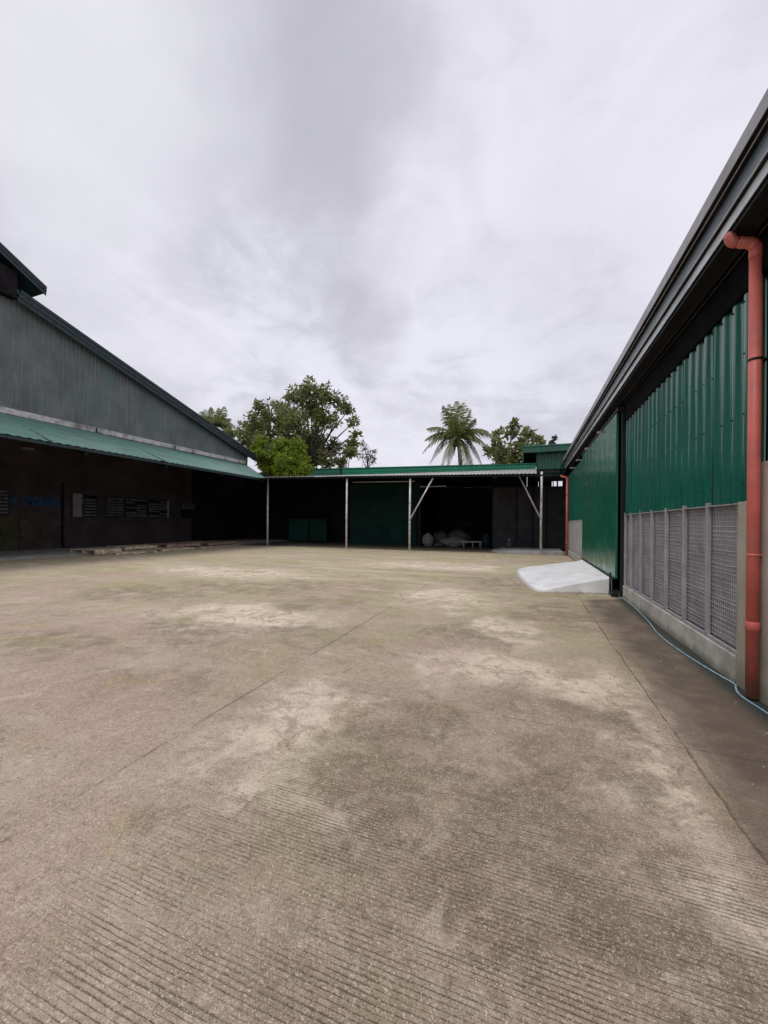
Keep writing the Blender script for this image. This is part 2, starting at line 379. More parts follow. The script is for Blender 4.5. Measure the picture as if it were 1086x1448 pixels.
# upper sheeting: normal towards -x
def wall_patch(ya, yb, zl, zh, x=X, pitch=.222, depth=.042):
    return MB().patch((x, yb, zl), (x, ya, zl), (x, ya, zh), (x, yb, zh), pitch, depth, None, 14, .006)
mb = wall_patch(4.37, 9.42, 1.775, 4.02); n0 = len(mb.f)
for zz in (1.95, 2.62, 3.2, 3.70):
    for k in range(22):
        yy = 9.42-.222*(k+.5)
        if rnd.random() < .8: mb.tube([(X-.038, yy, zz+rnd.uniform(-.02, .02)), (X-.052, yy, zz)], .007, 6)
ws = mb.build('wall_sheet', M['green'], W, smooth_all=True); ws.data.materials.append(M['dark'])
for p_ in ws.data.polygons:
    if p_.index >= n0: p_.material_index = 1
wall_patch(-9, 4.34, 2.11, 4.02).build('wall_sheet', M['green'], W, smooth_all=True)
wall_patch(15.1, 21.9, 1.76, 4.02).build('wall_sheet', M['green'], W)
MB().box((X+.04, 15.0, 0), (X+.2, 21.9, 4.0)).build('wall', M['dark'], W)
MB().box((X+.08, -9, 0), (X+.2, 15.0, 4.0)).build('wall', M['dark'], W)
mb = MB().patch((X+.01, 21.85, .30), (X+.01, 15.3, .30), (X+.01, 15.3, 1.75), (X+.01, 21.85, 1.75), .14, .02); mb.build('lower_sheet', M['grey_corr'], W)
MB().box((X-.05, 15.2, .3), (X+.03, 15.3, 1.76)).build('lower_sheet_trim', M['grey_corr'], W)
# concrete plinth with ragged foot
def plinth(ya, yb, zt):
    n = int((yb-ya)/.25)+1; A = []; fs = []
    for i in range(n+1):
        yy = lerp(ya, yb, i/n); j = rnd.uniform(-.012, .012)
        A += [(1.918+j, yy, -.02), (1.926+j*.5, yy, zt*.5), (1.928, yy, zt-.012), (1.936, yy, zt), (X+.07, yy, zt+.008)]
    for i in range(n):
        for k in range(4): fs.append((i*5+k, i*5+k+5, i*5+k+6, i*5+k+1))
    fs += [(0, 1, 2, 3, 4), tuple(n*5+k for k in (4, 3, 2, 1, 0))]
    return MB().add(A, fs)
plinth(4.75, 9.50, .27).build('plinth', M['plinth'], W)
plinth(15.2, 21.9, .28).build('plinth', M['plinth'], W)
MB().box((1.942, 4.752, .272), (1.975, 9.42, .312)).build('sill', M['grey_frame'], W, .006)
# pillar and near dwarf wall
MB().box((1.934, 4.395, -.02), (2.04, 4.745, 1.785)).build('pillar', M['pillar'], W, .012)
MB().box((1.953, -9, -.02), (2.05, 4.39, 2.12)).build('dwarf_wall', M['pillar'], W, .012)
# screen bays
ys = [4.75, 5.44, 6.15, 6.85, 7.55, 8.22, 8.90, 9.42]
for i in range(7):
    a, b = ys[i], ys[i+1]
    sc = MB().box((2.0, a, .31), (2.03, b, 1.80)).build('screen', M['grey_net'], W)
    w = MB(); k = 0
    yy = a+.03
    while yy < b:
        jj = rnd.uniform(-.004, .004); w.box((1.984, yy+jj, .318), (1.988, yy+jj+.0045, 1.78)); yy += .047
    zz = .34
    while zz < 1.77:
        # each horizontal wire sags a little
        d1 = rnd.uniform(-.012, .012); n5 = 5
        pts = [(1.981+rnd.uniform(-.002, .002), lerp(a, b, q/n5), zz+d1*math.sin(math.pi*q/n5)) for q in range(n5+1)]
        w.tube(pts, .0032 if rnd.random() < .7 else .0048, 4, False); zz += .050
    w.build('wire_mesh', M['wire'], sc)
for yy in ys[1:-1]:
    MB().box((1.936, yy-.022, .314), (1.978, yy+.024, 1.81)).build('mullion', M['grey_frame'], W, .004)
MB().box((1.936, 9.37, .314), (1.978, 9.418, 1.81)).build('mullion', M['grey_frame'], W, .004)
for yy in (5.30, 6.19, 7.08, 7.97, 8.86):
    MB().box((X-.0445, yy-.004, 1.78), (X-.041, yy+.012, 3.9)).build('sheet_lap', M['deep_green'], W)
# drip edge under the sheeting
mb = MB(); mb.box((X-.040, 4.76, 1.762), (X+.01, 9.42, 1.775)); mb.build('drip_edge', M['grey_frame'], W)
# steel column beside the door
MB().box((1.895, 9.45, .0), (1.975, 9.58, 4.0)).build('steel_column', M['dark'], W, .006)
MB().box((1.72, 9.46, .0), (1.86, 9.78, .10)).build('column_foot', M['dark'], W, .01)
# door: two big leaves of ribbed sheet
D = MB()
D.box((1.815, 9.62, .385), (1.86, 15.0, 3.99)); dr = D.build('sliding_door', M['door'], W, .004)
mb = MB().patch((1.812, 15.0, .39), (1.812, 9.63, .39), (1.812, 9.63, 3.98), (1.812, 15.0, 3.98), .74, .006, ((0, 0), (.2, 0), (.4, 0), (.6, 0), (.80, 0), (.84, 1), (.96, 1)), 16, .006); mb.build('ribbed_skin', M['door'], dr)
MB().box((1.785, 9.63, .36), (1.855, 15.0, .392)).build('bottom_rail', M['dark'], dr)
MB().tube([(1.74, 9.72, .10), (1.74, 9.72, .50)], .022, 8).build('guide_bolt', M['dark'], dr)
MB().box((1.80, 9.4, 4.0), (1.95, 15.2, 4.06)).build('door_track', M['dark'], W)
# eave: stepped gutter and fascia built as one long profile per strip
Y0, Y1 = -9.0, 20.2
def strip(name, prof, mat):
    A = [(x, Y0, z) for x, z in prof]; B = [(x, Y1, z) for x, z in prof]
    return MB().loft(A, B).build(name, mat, W)
def board(name, x, z0, z1, mat):
    strip(name, [(x, z0), (x, z1), (x+.15, z1), (x+.15, z0)], mat)
    strip('gap_shade', [(x+.003, z0-.012), (x+.003, z0-.002), (x+.15, z0-.002), (x+.15, z0-.012)], M['black_wall'])  # dark slab under each board, painting the shade in the step
board('roof_edge', 1.600, 4.565, 4.70, M['eave_edge'])
board('upper_lip', 1.634, 4.535, 4.550, M['eave_pale'])
board('gutter_panel', 1.668, 4.345, 4.520, M['eave'])
board('lower_fascia', 1.692, 4.232, 4.330, M['eave_pale'])
board('drip_lip', 1.716, 4.200, 4.217, M['eave'])
MB().tube([(1.664, Y0, 4.352), (1.664, Y1, 4.352)], .007, 6).build('gutter_bead', M['eave_pale'], W)
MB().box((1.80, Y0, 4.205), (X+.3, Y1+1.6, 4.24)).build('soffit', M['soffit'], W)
MB().box((1.84, Y0, 4.15), (1.88, Y1, 4.203)).build('soffit_rail', M['dark'], W)
MB().hexa([(X-.06, Y0, 3.86), (X+.03, Y0, 3.86), (X+.03, 9.35, 3.74), (X-.06, 9.35, 3.74)], [(X-.06, Y0, 4.203), (X+.03, Y0, 4.203), (X+.03, 9.35, 4.203), (X-.06, 9.35, 4.203)]).build('eave_shade_board', M['soffit'], W)  # dark board standing in for the eave's shadow on the wall top
MB().tube([(1.90, Y0, 4.12), (1.90, Y1, 4.12)], .005, 6).build('conduit', M['umber_board'], W)
# brackets below the eave
for yy in (11.3, 13.6, 15.9, 18.0):
    MB().box((1.70, yy, 3.93), (1.93, yy+.04, 3.985)).build('eave_bracket', M['grey_frame'], W)
MB().patch((1.68, Y0, 4.705), (1.68, Y1+1.6, 4.705), (13, Y1+1.6, 6.9), (13, Y0, 6.9), .25, .03).build('roof', M['roof_green'], W)
MB().patch((13, Y0, 6.9), (13, Y1+1.6, 6.9), (24, Y1+1.6, 4.66), (24, Y0, 4.66), .25, .03).build('roof', M['roof_green'], W)
mb = MB(); mb.add([(2.2, 21.9, 0), (23.8, 21.9, 0), (23.8, 21.9, 4.62), (13, 21.9, 6.82), (2.2, 21.9, 4.7)], [(0, 1, 2, 3, 4)])
mb.add([(2.2, -9, 0), (23.8, -9, 0), (23.8, -9, 4.62), (13, -9, 6.82), (2.2, -9, 4.7)], [(4, 3, 2, 1, 0)])
mb.add([(23.8, -9, 0), (23.8, 21.9, 0), (23.8, 21.9, 4.64), (23.8, -9, 4.64)], [(0, 1, 2, 3)])
mb.build('end_wall', M['green'], W)
# downpipes
def bend(a, c, b, n=6):
    return [V(a).lerp(V(c), t).lerp(V(c).lerp(V(b), t), t) for t in [i/n for i in range(n+1)]]
def downpipe(y, x, zt, r, xg, zfoot=0.02, lab=None):
    p = MB().tube([(x, y, zfoot), (x, y, zt-.10)], r, 20).build('downpipe', M['red'], W)
    if lab: p['label'] = lab
    e = MB(); e.tube(bend((x, y, zt-.10), (x, y, zt), (x-.10, y, zt+.005))+[(xg+.07, y+.02, zt+.03)]+bend((xg+.06, y+.02, zt+.03), (xg, y+.02, zt+.03), (xg, y+.02, zt+.12), 5), r*.98, 18)
    e.build('elbow', M['red'], p)
    for zz in (.62, ): MB().tube([(x, y, zz), (x, y, zz+.004), (x, y, zz+.075), (x, y, zz+.079)], [r*1.0, r*1.09, r*1.09, r*1.0], 20).build('coupling', M['red'], p)
    MB().tube([(x, y, zt-.16), (x, y, zt-.12), (x, y, zt-.05)], [r*1.07, r*1.08, r*1.07], 20).build('coupling', M['red'], p)
    for zc in (3.02, 1.28):
        c = MB(); c.tube([(x, y, zc), (x, y, zc+.022)], r*1.06, 20); c.box((x+.02, y-.012, zc+.002), (X+.02, y+.012, zc+.02)); c.build('clamp', M['dark' if zc > 2 else 'red'], p)
downpipe(4.36, 1.895, 4.09, .0465, 1.715)
downpipe(21.15, 1.87, 3.92, .052, 1.60)

# hose along the wall foot
pts = [at_z(*q, .014) for q in ((876, 836), (884, 846), (893, 854), (903, 864), (912, 873), (919, 881), (925, 889), (931, 896), (940, 904), (952, 913), (968, 924), (985, 935), (1003, 946), (1022, 957), (1040, 967))]
pts += [V((1.885, 4.62, .014)), V((1.842, 4.48, .014)), V((1.832, 4.34, .014)), V((1.862, 4.1, .014)), V((1.885, 3.8, .014)), V((1.87, 3.2, .014)), V((1.86, 2.2, .014)), V((1.87, .5, .014))]
sm = []
for i in range(len(pts)-1):
    a, b = pts[i], pts[i+1]; p0 = pts[max(0, i-1)]; p3 = pts[min(len(pts)-1, i+2)]
    for k in range(4):
        t_ = k/4; sm.append(.5*((2*a)+(b-p0)*t_+(2*p0-5*a+4*b-p3)*t_**2+(3*a-p0-3*b+p3)*t_**3))
for q in sm: q.x = min(q.x, 1.905); q.z = .010
tag(MB().tube(sm, .0078, 8).build('garden_hose', M['hose']), 'thin pale blue hose lying along the foot of the mesh screens', 'hose')

# ramp at the sliding door
out = [at_z(*q) for q in ((806, 797.5), (770, 800), (742, 802.5), (730, 804), (725, 808), (731, 818), (742, 829), (752, 835.5), (764, 838))]
rp = [V((q.x, q.y, 0)) for q in out]
H = .345
back = V((1.80, 14.9, H)); front = V((1.795, 9.86, H))
mb = MB(); ring = rp[:]
ring[0] = V((1.72, 14.9, 0))
nn = len(ring); grid = []
cols = 9
for i, q in enumerate(ring):
    far = back.lerp(front, i/(nn-1))
    for k in range(cols+1):
        t_ = k/cols; pz = q.lerp(far, t_)
        pz.z = H*min(1, (t_*1.02)**.82)+.004 if k else -.02
        pz.z += .012*mnoise.noise(V((pz.x*2.1, pz.y*1.7, 3))) if 0 < k < cols else 0
        grid.append(pz)
fs = [(i*(cols+1)+k, i*(cols+1)+k+1, (i+1)*(cols+1)+k+1, (i+1)*(cols+1)+k) for i in range(nn-1) for k in range(cols)]
mb.add(grid, [f[::-1] for f in fs], True)
side = [grid[(nn-1)*(cols+1)+k] for k in range(cols+1)]
vs = side+[V((q.x, q.y-.03, -.02)) for q in side]
mb.add(vs, [(k, k+1, cols+2+k, cols+1+k) for k in range(cols)])
side2 = [grid[k] for k in range(cols+1)]
vs = side2+[V((q.x, q.y+.03, -.02)) for q in side2]
mb.add(vs, [(k+1, k, cols+1+k, cols+2+k) for k in range(cols)])
tag(mb.build('concrete_ramp', M['ramp']), 'pale grey cement ramp with rounded corners leading up to the green sliding door', 'ramp')

# ------------------------------------------------------------------ left gabled warehouse
LX = -23.5
G = thing('gabled_warehouse', (LX, 12, 0), 'tall gabled warehouse with weathered grey sheeting above a pale green awning', 'warehouse')
rake = lambda y: 12.83-.292*(y-11)
YE = 28.0; YR = 3.0
MB().patch((LX, YR, 6.95), (LX, YE, 6.95), (LX, YE, rake(YE)-.30), (LX, YR, rake(YR)-.30), .21, .022).build('gable_sheet', M['gable'], G)
MB().patch((LX, -22, 6.95), (LX, YR, 6.95), (LX, YR, rake(YR)-.3), (LX, -22, rake(YE)-.3), .21, .022).build('gable_sheet', M['gable'], G)
MB().box((LX-.3, -22, 0), (LX-.02, YE, 6.95)).build('lower_wall', M['brown_wall'], G)
mb = MB()
mb.add([(LX-.05, YE, 0), (LX-30, YE, 0), (LX-30, YE, rake(YE)-.2), (LX-.05, YE, rake(YE)-.2)], [(0, 1, 2, 3)]); mb.build('end_wall', M['gable'], G)
def loft_rake(x0, x1, f, ya, yb, lo, hi, name, mat, parent=G):
    A = [(x0, ya, f(ya)+lo), (x0, ya, f(ya)+hi), (x1, ya, f(ya)+hi), (x1, ya, f(ya)+lo)]
    B = [(x0, yb, f(yb)+lo), (x0, yb, f(yb)+hi), (x1, yb, f(yb)+hi), (x1, yb, f(yb)+lo)]
    return MB().loft(A, B).build(name, mat, parent)
fx = LX+.42
loft_rake(fx, fx-.05, rake, 11.2, YE+.5, -.62, -.40, 'rake_trim', M['rake'])
loft_rake(fx+.03, fx-.05, rake, 11.25, YE+.5, -.395, -.17, 'rake_trim', M['rake'])
loft_rake(fx+.06, fx-.05, rake, 11.3, YE+.5, -.165, .0, 'rake_trim', M['rake'])
loft_rake(fx-.06, LX-30, rake, YR, YE+.5, -.24, -.04, 'roof', M['roof_green'])
rake2 = lambda y: rake(2*YR-y)
loft_rake(fx-.06, LX-30, rake2, -22, YR, -.24, -.04, 'roof', M['roof_green'])
# ridge monitor roof
mon = lambda y: 13.50-.54*(y-12.02)
mx = LX+.65
for lo, hi, dx in ((-.44, -.26, 0), (-.255, -.13, .03), (-.125, 0, .05)):
    loft_rake(mx+dx, mx-.05, mon, 3, 12.24, lo, hi, 'monitor_trim', M['rake'])
loft_rake(mx-.06, LX-30, mon, 3, 12.24, -.30, -.04, 'monitor_roof', M['rake'])
mon2 = lambda y: mon(6-y)
loft_rake(mx, LX-30, mon2, -6, 3, -.30, 0, 'monitor_roof', M['rake'])
mb = MB().hexa([(LX-30, -4.9, 12.45), (LX+.40, -4.9, 12.45), (LX+.40, 11.18, 12.25), (LX-30, 11.18, 12.25)], [(LX-30, -4.9, 13.3), (LX+.40, -4.9, 13.3), (LX+.40, 11.18, 13.6), (LX-30, 11.18, 13.6)]); mb.build('monitor_wall', M['black_wall'], G)
# flashing band in lengths
for a, b in ((-10, 10.2), (10.25, 15.02), (15.12, 20.30), (20.40, 27.7)):
    zz = rnd.uniform(-.012, .012)
    MB().box((LX+.03, a, 6.70+zz), (LX+.075, b, 6.99+zz)).build('flashing', M['flashing'], G, .006)
# awning
zw, ze, ex = 6.66, 4.40, -16.1
aw = MB()
def aw_patch(a, b):
    # ribs run down the slope
    aw.patch((ex, a, ze), (ex, b, ze), (LX+.05, b, zw), (LX+.05, a, zw), .30, .022)
aw_patch(-10, 21.15)
aw.patch((ex, 21.15, ze), (ex-.02, 21.25, ze), (LX+.05, 27.8, zw), (LX+.05, 21.15, zw), .30, .0)
AW = aw.build('awning', M['awning'], G)
mb = MB(); mb.box((ex-.06, -10, ze-.12), (ex-.02, 21.2, ze-.012)); mb.build('awning_edge', M['rake'], AW)
un = MB()
un.add([(ex-.05, -10, ze-.10), (ex-.05, 21.2, ze-.10), (LX+.05, 27.7, zw-.12), (LX+.05, -10, zw-.12)], [(0, 1, 2, 3)]); un.build('awning_shade_sheet', M['soffit'], AW)  # near-black sheet added so the space under the awning stays dark
for k in range(9):
    yy = -8+k*3.6
    MB().hexa([(ex-.1, yy, ze-.26), (LX, yy, zw-.28), (LX, yy+.08, zw-.28), (ex-.1, yy+.08, ze-.26)], [(ex-.1, yy, ze-.11), (LX, yy, zw-.13), (LX, yy+.08, zw-.13), (ex-.1, yy+.08, ze-.11)]).build('awning_rafter', M['dark'], AW)
for (a, b) in (((7, 587), (71, 627)), ((172, 621), (232, 654)), ):
    p1 = at_x(*a, LX+.1); p2 = at_x(*b, ex+.02); p2.z = ze+.03
    r_ = MB().tube([p1, p2], .022, 6); r_.tube([p2-V((.06, 0, .02)), p2+V((.05, 0, -.03))], .05, 8); r_.build('tie_rod', M['rake'], AW)
# windows with glass louvres
def louvre_window(a, b, z0, z1, curtain=None, miss=()):
    f = MB(); x = LX
    for (ya, yb, za, zb) in ((a, a+.06, z0, z1), (b-.06, b, z0, z1), (a+.06, b-.06, z0, z0+.05), (a+.06, b-.06, z1-.05, z1)): f.box((x-.019, ya, za), (x+.04, yb, zb))
    o = f.build('window', M['dark_grey'], G)
    MB().box((x-.018, a+.06, z0+.05), (x-.008, b-.06, z1-.05)).build('pane', M['black_wall'], o)
    n = 7; h = (z1-z0-.1)/n; s_ = MB()
    for i in range(n):
        for ya, yb in ((a+.07, (a+b)/2-.02), ((a+b)/2+.02, b-.07)):
            if (i, ya == a+.07) in miss: continue
            zc = z0+.05+h*(i+.5)
            s_.hexa([(x+.0, ya, zc+.30*h), (x+.0, yb, zc+.30*h), (x+.05, yb, zc-.28*h), (x+.05, ya, zc-.28*h)],
                    [(x+.006, ya, zc+.33*h), (x+.006, yb, zc+.33*h), (x+.056, yb, zc-.25*h), (x+.056, ya, zc-.25*h)])
    s_.build('louvres', M['louvre'], o)
    if curtain:
        MB().box((x+.058, curtain[0], z0+.02), (x+.075, curtain[1], z1+.02)).build('blind', M['curtain'], o)
louvre_window(13.75, 15.15, 1.77, 3.07, (13.85, 14.30), {(3, True), (6, False)})
louvre_window(15.64, 16.75, 1.80, 3.05)
louvre_window(16.80, 18.30, 1.80, 3.05, None, {(2, True), (5, False), (4, True)})
louvre_window(18.35, 20.0, 1.80, 3.02, (19.75, 19.92), {(1, True), (2, False), (6, True)})
louvre_window(20.9, 22.2, 1.8, 3.0, None, {(k, q) for k in range(4) for q in (True, False)})
louvre_window(9.6, 11.12, 1.8, 3.08, (10.45, 10.72))
MB().box((LX-.019, 10.2, .10), (LX+.03, 11.45, 1.72)).build('olive_board', M['olive_board'], G)
MB().box((LX-.019, 11.5, .10), (LX+.03, 13.28, 2.02)).build('brown_door', M['umber_board'], G)
MB().box((LX-.019, 13.32, .10), (LX+.05, 13.44, 3.6)).build('door_jamb', M['black_wall'], G)
# far bay of the wall: black panel painting the shade of the corner
MB().box((LX-.019, 21.9, .0), (LX+.02, YE-.02, 6.4)).build('bay_shade_panel', M['black_wall'], G)
# wall lamp
p = at_x(40, 634, LX+.25)
l_ = MB().box((LX-.01, p.y-.05, p.z), (LX+.12, p.y+.05, p.z+.06)).build('wall_lamp', M['grey_frame'], G)
MB().hexa([(LX+.1, p.y-.22, p.z-.06), (LX+.36, p.y-.22, p.z-.10), (LX+.36, p.y+.22, p.z-.10), (LX+.1, p.y+.22, p.z-.06)], [(LX+.1, p.y-.2, p.z+.06), (LX+.3, p.y-.2, p.z+.04), (LX+.3, p.y+.2, p.z+.04), (LX+.1, p.y+.2, p.z+.06)]).build('lamp_head', M['white_plastic'], l_)
# lettering
def lettering(text, ya, yb, z0, h):
    cu = bpy.data.curves.new('lettering', 'FONT'); cu.body = text; cu.size = 1; cu.extrude = .01; cu.offset = .012
    to = bpy.data.objects.new('tmp', cu); COL.objects.link(to)
    dg = bpy.context.evaluated_depsgraph_get(); me = bpy.data.meshes.new_from_object(to.evaluated_get(dg))
    bpy.data.objects.remove(to)
    xs = [v.co.x for v in me.vertices]; zs = [v.co.y for v in me.vertices]
    x0_, x1_, z0_, z1_ = min(xs), max(xs), min(zs), max(zs)
    off = G.location
    for v in me.vertices:
        yy = ya+(v.co.x-x0_)/(x1_-x0_)*(yb-ya); zz = z0+(v.co.y-z0_)/(z1_-z0_)*h
        v.co = V((LX+.032+v.co.z*.8, yy, zz))-off
    me.name = 'lettering'; me.materials.clear(); me.materials.append(M['blue'])
    o = bpy.data.objects.new('lettering', me); COL.objects.link(o); o.parent = G
lettering('NO', 11.16, 11.43, 2.35, .36)
lettering('SMOKING', 11.62, 13.16, 2.33, .44)

# pallets and boards in front of the left wall
def pallet(loc, rz, sx, sy, label, mat, group='flat wooden pallets by the left wall', h=.17):
    root = thing('wooden_pallet', loc, label, 'pallet', group); root.rotation_euler[2] = 0
    c, s = math.cos(rz), math.sin(rz)
    def T(x, y, z): return (loc[0]+c*x-s*y, loc[1]+s*x+c*y, loc[2]+z)
    def bx(mb, x0, x1, ya, yb, z0, z1):
        mb.hexa([T(x0, ya, z0), T(x1, ya, z0), T(x1, yb, z0), T(x0, yb, z0)], [T(x0, ya, z1), T(x1, ya, z1), T(x1, yb, z1), T(x0, yb, z1)])
    dk = MB(); n = max(5, int(sy/.17))
    for i in range(n):
        ya = -sy/2+sy*i/n; bx(dk, -sx/2+rnd.uniform(-.02, .02), sx/2+rnd.uniform(-.02, .02), ya+.012, ya+sy/n-.012, h-.024, h)
    dk.build('deck_boards', mat, root)
    for k in (-1, 0, 1):
        st = MB(); bx(st, k*(sx/2-.05)-.045, k*(sx/2-.05)+.045, -sy/2, sy/2, .022, h-.026); st.build('stringer', mat, root)
    for k in (-1, 0, 1):
        bb = MB(); bx(bb, -sx/2, sx/2, k*(sy/2-.06)-.05, k*(sy/2-.06)+.05, 0, .020); bb.build('base_board', mat, root)
    return root
pallet((-19.15, 12.35, .012), .12, 1.5, 1.35, 'pale wooden pallet on the pavement edge under the blue lettering', M['wood'], h=.24)
pallet((-18.15, 13.25, .0), -.10, 1.2, 1.9, 'pale wooden pallet lying flat on the yard just below the pavement edge', M['wood'], h=.10)
pallet((-19.65, 14.5, .10), .06, 1.3, 1.9, 'brown wooden pallet on the pavement below the louvre windows, second along the wall', M['wood'])
pallet((-18.35, 15.7, .0), .05, 1.2, 2.1, 'thin worn pallet at the middle of the row by the left wall', M['wood'], h=.11)
pallet((-19.6, 17.1, .10), -.04, 1.5, 2.2, 'reddish pallet on the pavement behind the thin worn pallet', M['redwood'])
pallet((-19.3, 19.9, .08), .03, 1.5, 2.6, 'reddish pallet farthest along the left wall, near the dark corner', M['redwood'])
for i, (a, b, r_, lab) in enumerate((((-19.1, 21.6, .12), (-19.7, 24.8, .12), .05, 'long reddish beam lying on the pavement in the dark corner'), ((-18.1, 17.6, .03), (-18.5, 21.3, .03), .03, 'long thin wooden batten on the yard beside the reddish pallets'), ((-20.6, 15.8, .20), (-21.0, 20.4, .22), .05, 'reddish beam lying along the wall foot behind the pallets'))):
    d = (V(b)-V(a)).normalized(); w = V((-d.y, d.x, 0))*r_; z_ = V((0, 0, r_))
    tag(MB().loft([V(a)-w-z_, V(a)+w-z_, V(a)+w+z_, V(a)-w+z_], [V(b)-w-z_, V(b)+w-z_, V(b)+w+z_, V(b)-w+z_]).build('timber_beam', M['redwood' if i != 1 else 'wood'], None, .006), lab, 'beam', 'beams by the left wall')

# ------------------------------------------------------------------ open shed across the back
Sh = thing('open_shed', (-7, 24, 0), 'long dark open shed across the back with pipe posts and a green fascia', 'shed')
ez = lambda x: lerp(4.43, 4.03, (x+16)/16.4)
cn = MB().patch((-16.15, 20.2, ez(-16.15)), (.44, 20.2, ez(.44)), (.44, 21.62, 4.44), (-16.15, 21.62, 4.58), .19, .028).build('canopy_sheet', M['zinc'], Sh)
for ya in (20.32, 21.3):
    A = [(-16.1, ya, ez(-16.1)-.10+(.10 if ya > 21 else .0)), (-16.1, ya+.06, ez(-16.1)-.10+(.10 if ya > 21 else 0)), (-16.1, ya+.06, ez(-16.1)-.02+(.1 if ya > 21 else 0)), (-16.1, ya, ez(-16.1)-.02+(.1 if ya > 21 else 0))]
    B = [(1.5, q[1], q[2]-(.43 if ya < 21 else .20)) for q in A]
    MB().loft(A, B).build('purlin', M['dark'], Sh)
xa, xb = -12.95, .42
ft = lambda x: lerp(5.04, 4.76, (x-xa)/(xb-xa)); fb = lambda x: lerp(4.60, 4.46, (x-xa)/(xb-xa))
def fasc(x0, x1, name, steps):
    for lo, hi, dy in steps:
        def q(x, t_): return lerp(fb(x), ft(x), t_)
        A = [(x0, 21.64-dy, q(x0, lo)), (x0, 21.64-dy-.012, q(x0, hi)), (x0, 21.80, q(x0, hi)), (x0, 21.80, q(x0, lo))]
        B = [(x1, a[1], q(x1, hi if k in (1, 2) else lo)) for k, a in enumerate(A)]
        yield A, B
for x0, x1, mat in ((xa, -11.0, M['roof_green']), (-10.85, xb, M['fascia_green'])):
    mb = MB()
    for A, B in fasc(x0, x1, '', ((0, .34, .0), (.345, .70, .03), (.705, .86, -.02), (.865, 1., .05))): mb.loft(A, B)
    mb.build('fascia', mat, Sh)
MB().box((-11.0, 21.66, 4.55), (-10.85, 21.8, 5.02)).build('fascia_joint', M['dark'], Sh)
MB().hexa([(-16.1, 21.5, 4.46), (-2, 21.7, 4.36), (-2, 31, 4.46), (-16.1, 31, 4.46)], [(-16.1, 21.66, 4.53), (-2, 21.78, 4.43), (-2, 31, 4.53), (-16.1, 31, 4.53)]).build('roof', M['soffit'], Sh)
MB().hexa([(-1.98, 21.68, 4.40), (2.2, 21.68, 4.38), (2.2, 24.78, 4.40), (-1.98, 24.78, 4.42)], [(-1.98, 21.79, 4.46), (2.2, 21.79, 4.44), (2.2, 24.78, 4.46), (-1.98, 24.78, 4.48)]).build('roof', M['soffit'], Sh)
# walls inside
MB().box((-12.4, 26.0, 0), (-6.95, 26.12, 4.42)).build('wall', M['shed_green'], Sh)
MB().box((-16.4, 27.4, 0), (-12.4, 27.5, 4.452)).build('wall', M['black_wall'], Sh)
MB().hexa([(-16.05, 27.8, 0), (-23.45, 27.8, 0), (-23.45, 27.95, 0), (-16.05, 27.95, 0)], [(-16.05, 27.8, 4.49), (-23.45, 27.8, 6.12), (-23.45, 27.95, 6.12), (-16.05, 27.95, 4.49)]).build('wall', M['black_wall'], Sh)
MB().add([(-15.9, 21.3, 4.50), (-15.9, 31, 4.50), (-23.4, 28.1, 6.2), (-15.9, 21.3, 4.44), (-15.9, 31, 4.44), (-23.4, 28.1, 6.14)], [(0, 1, 2), (5, 4, 3), (0, 2, 5, 3), (1, 0, 3, 4), (2, 1, 4, 5)]).build('roof', M['soffit'], Sh)  # corner piece added to keep daylight from leaking in between the roofs
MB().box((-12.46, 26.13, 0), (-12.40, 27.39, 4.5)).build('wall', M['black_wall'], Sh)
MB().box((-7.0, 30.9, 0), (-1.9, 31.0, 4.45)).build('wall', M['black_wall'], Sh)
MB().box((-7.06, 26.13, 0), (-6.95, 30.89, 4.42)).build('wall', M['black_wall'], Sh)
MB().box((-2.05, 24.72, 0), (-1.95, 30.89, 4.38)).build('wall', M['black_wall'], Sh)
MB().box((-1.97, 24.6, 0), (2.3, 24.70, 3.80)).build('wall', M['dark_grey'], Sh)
for x0_, x1_ in ((-1.97, -.02), (.0, .62), (.645, 1.36), (1.62, 1.70), (1.93, 2.3)):
    MB().box((x0_, 24.62, 3.802), (x1_, 24.69, 4.4)).build('wall_infill', M['soffit'], Sh)
for xx in (-.62, .30, 1.05):
    MB().box((xx, 24.56, .15), (xx+.07, 24.597, 3.8)).build('wall_stud', M['black_wall'], Sh)
for u0, u1, v0, v1, mt in ((408, 436, 734, 769, 'teal_panel'), (437, 462, 734, 769, 'shed_green')):
    a = at_y(u0, v1, 25.9); b = at_y(u1, v0, 25.9)
    MB().box((a.x, 25.90, .12), (b.x-.02, 25.995, b.z)).build('panel_door', M[mt], Sh, .01)
a = at_y(550, 768, 25.9); b = at_y(569, 740, 25.9); MB().box((a.x, 25.94, .25), (b.x, 25.996, b.z)).build('patch_panel', M['teal_panel'], Sh)
mb = MB(); mb.box((-7.25, 25.93, 0), (-7.12, 25.995, 3.1)); mb.build('door_post', M['black_wall'], Sh)
# posts with braces
def post(x, y, zt, brace=None, r=.058):
    p = MB(); p.tube([(x, y, 0), (x, y, zt*.47), (x+.015, y, zt)], r, 12); p.box((x-.11, y-.11, 0), (x+.11, y+.11, .012))
    o = p.build('post', M['steel'], Sh)
    for zz in (zt*.42, zt*.66): MB().tube([(x+.006, y, zz), (x+.006, y, zz+.05)], r*1.14, 12).build('collar', M['grey_frame'], o)
    if brace: MB().tube([(x, y-.02, brace[0]), (x+brace[1], y-.02, brace[2])], .040, 10).build('brace', M['steel'], o)
post(-16.13, 21.2, 4.42); post(-9.95, 20.42, 4.16); post(-6.08, 20.42, 4.04, (1.74, 1.30, 4.02)); post(.68, 21.25, 4.25, (1.80, -1.13, 4.20))
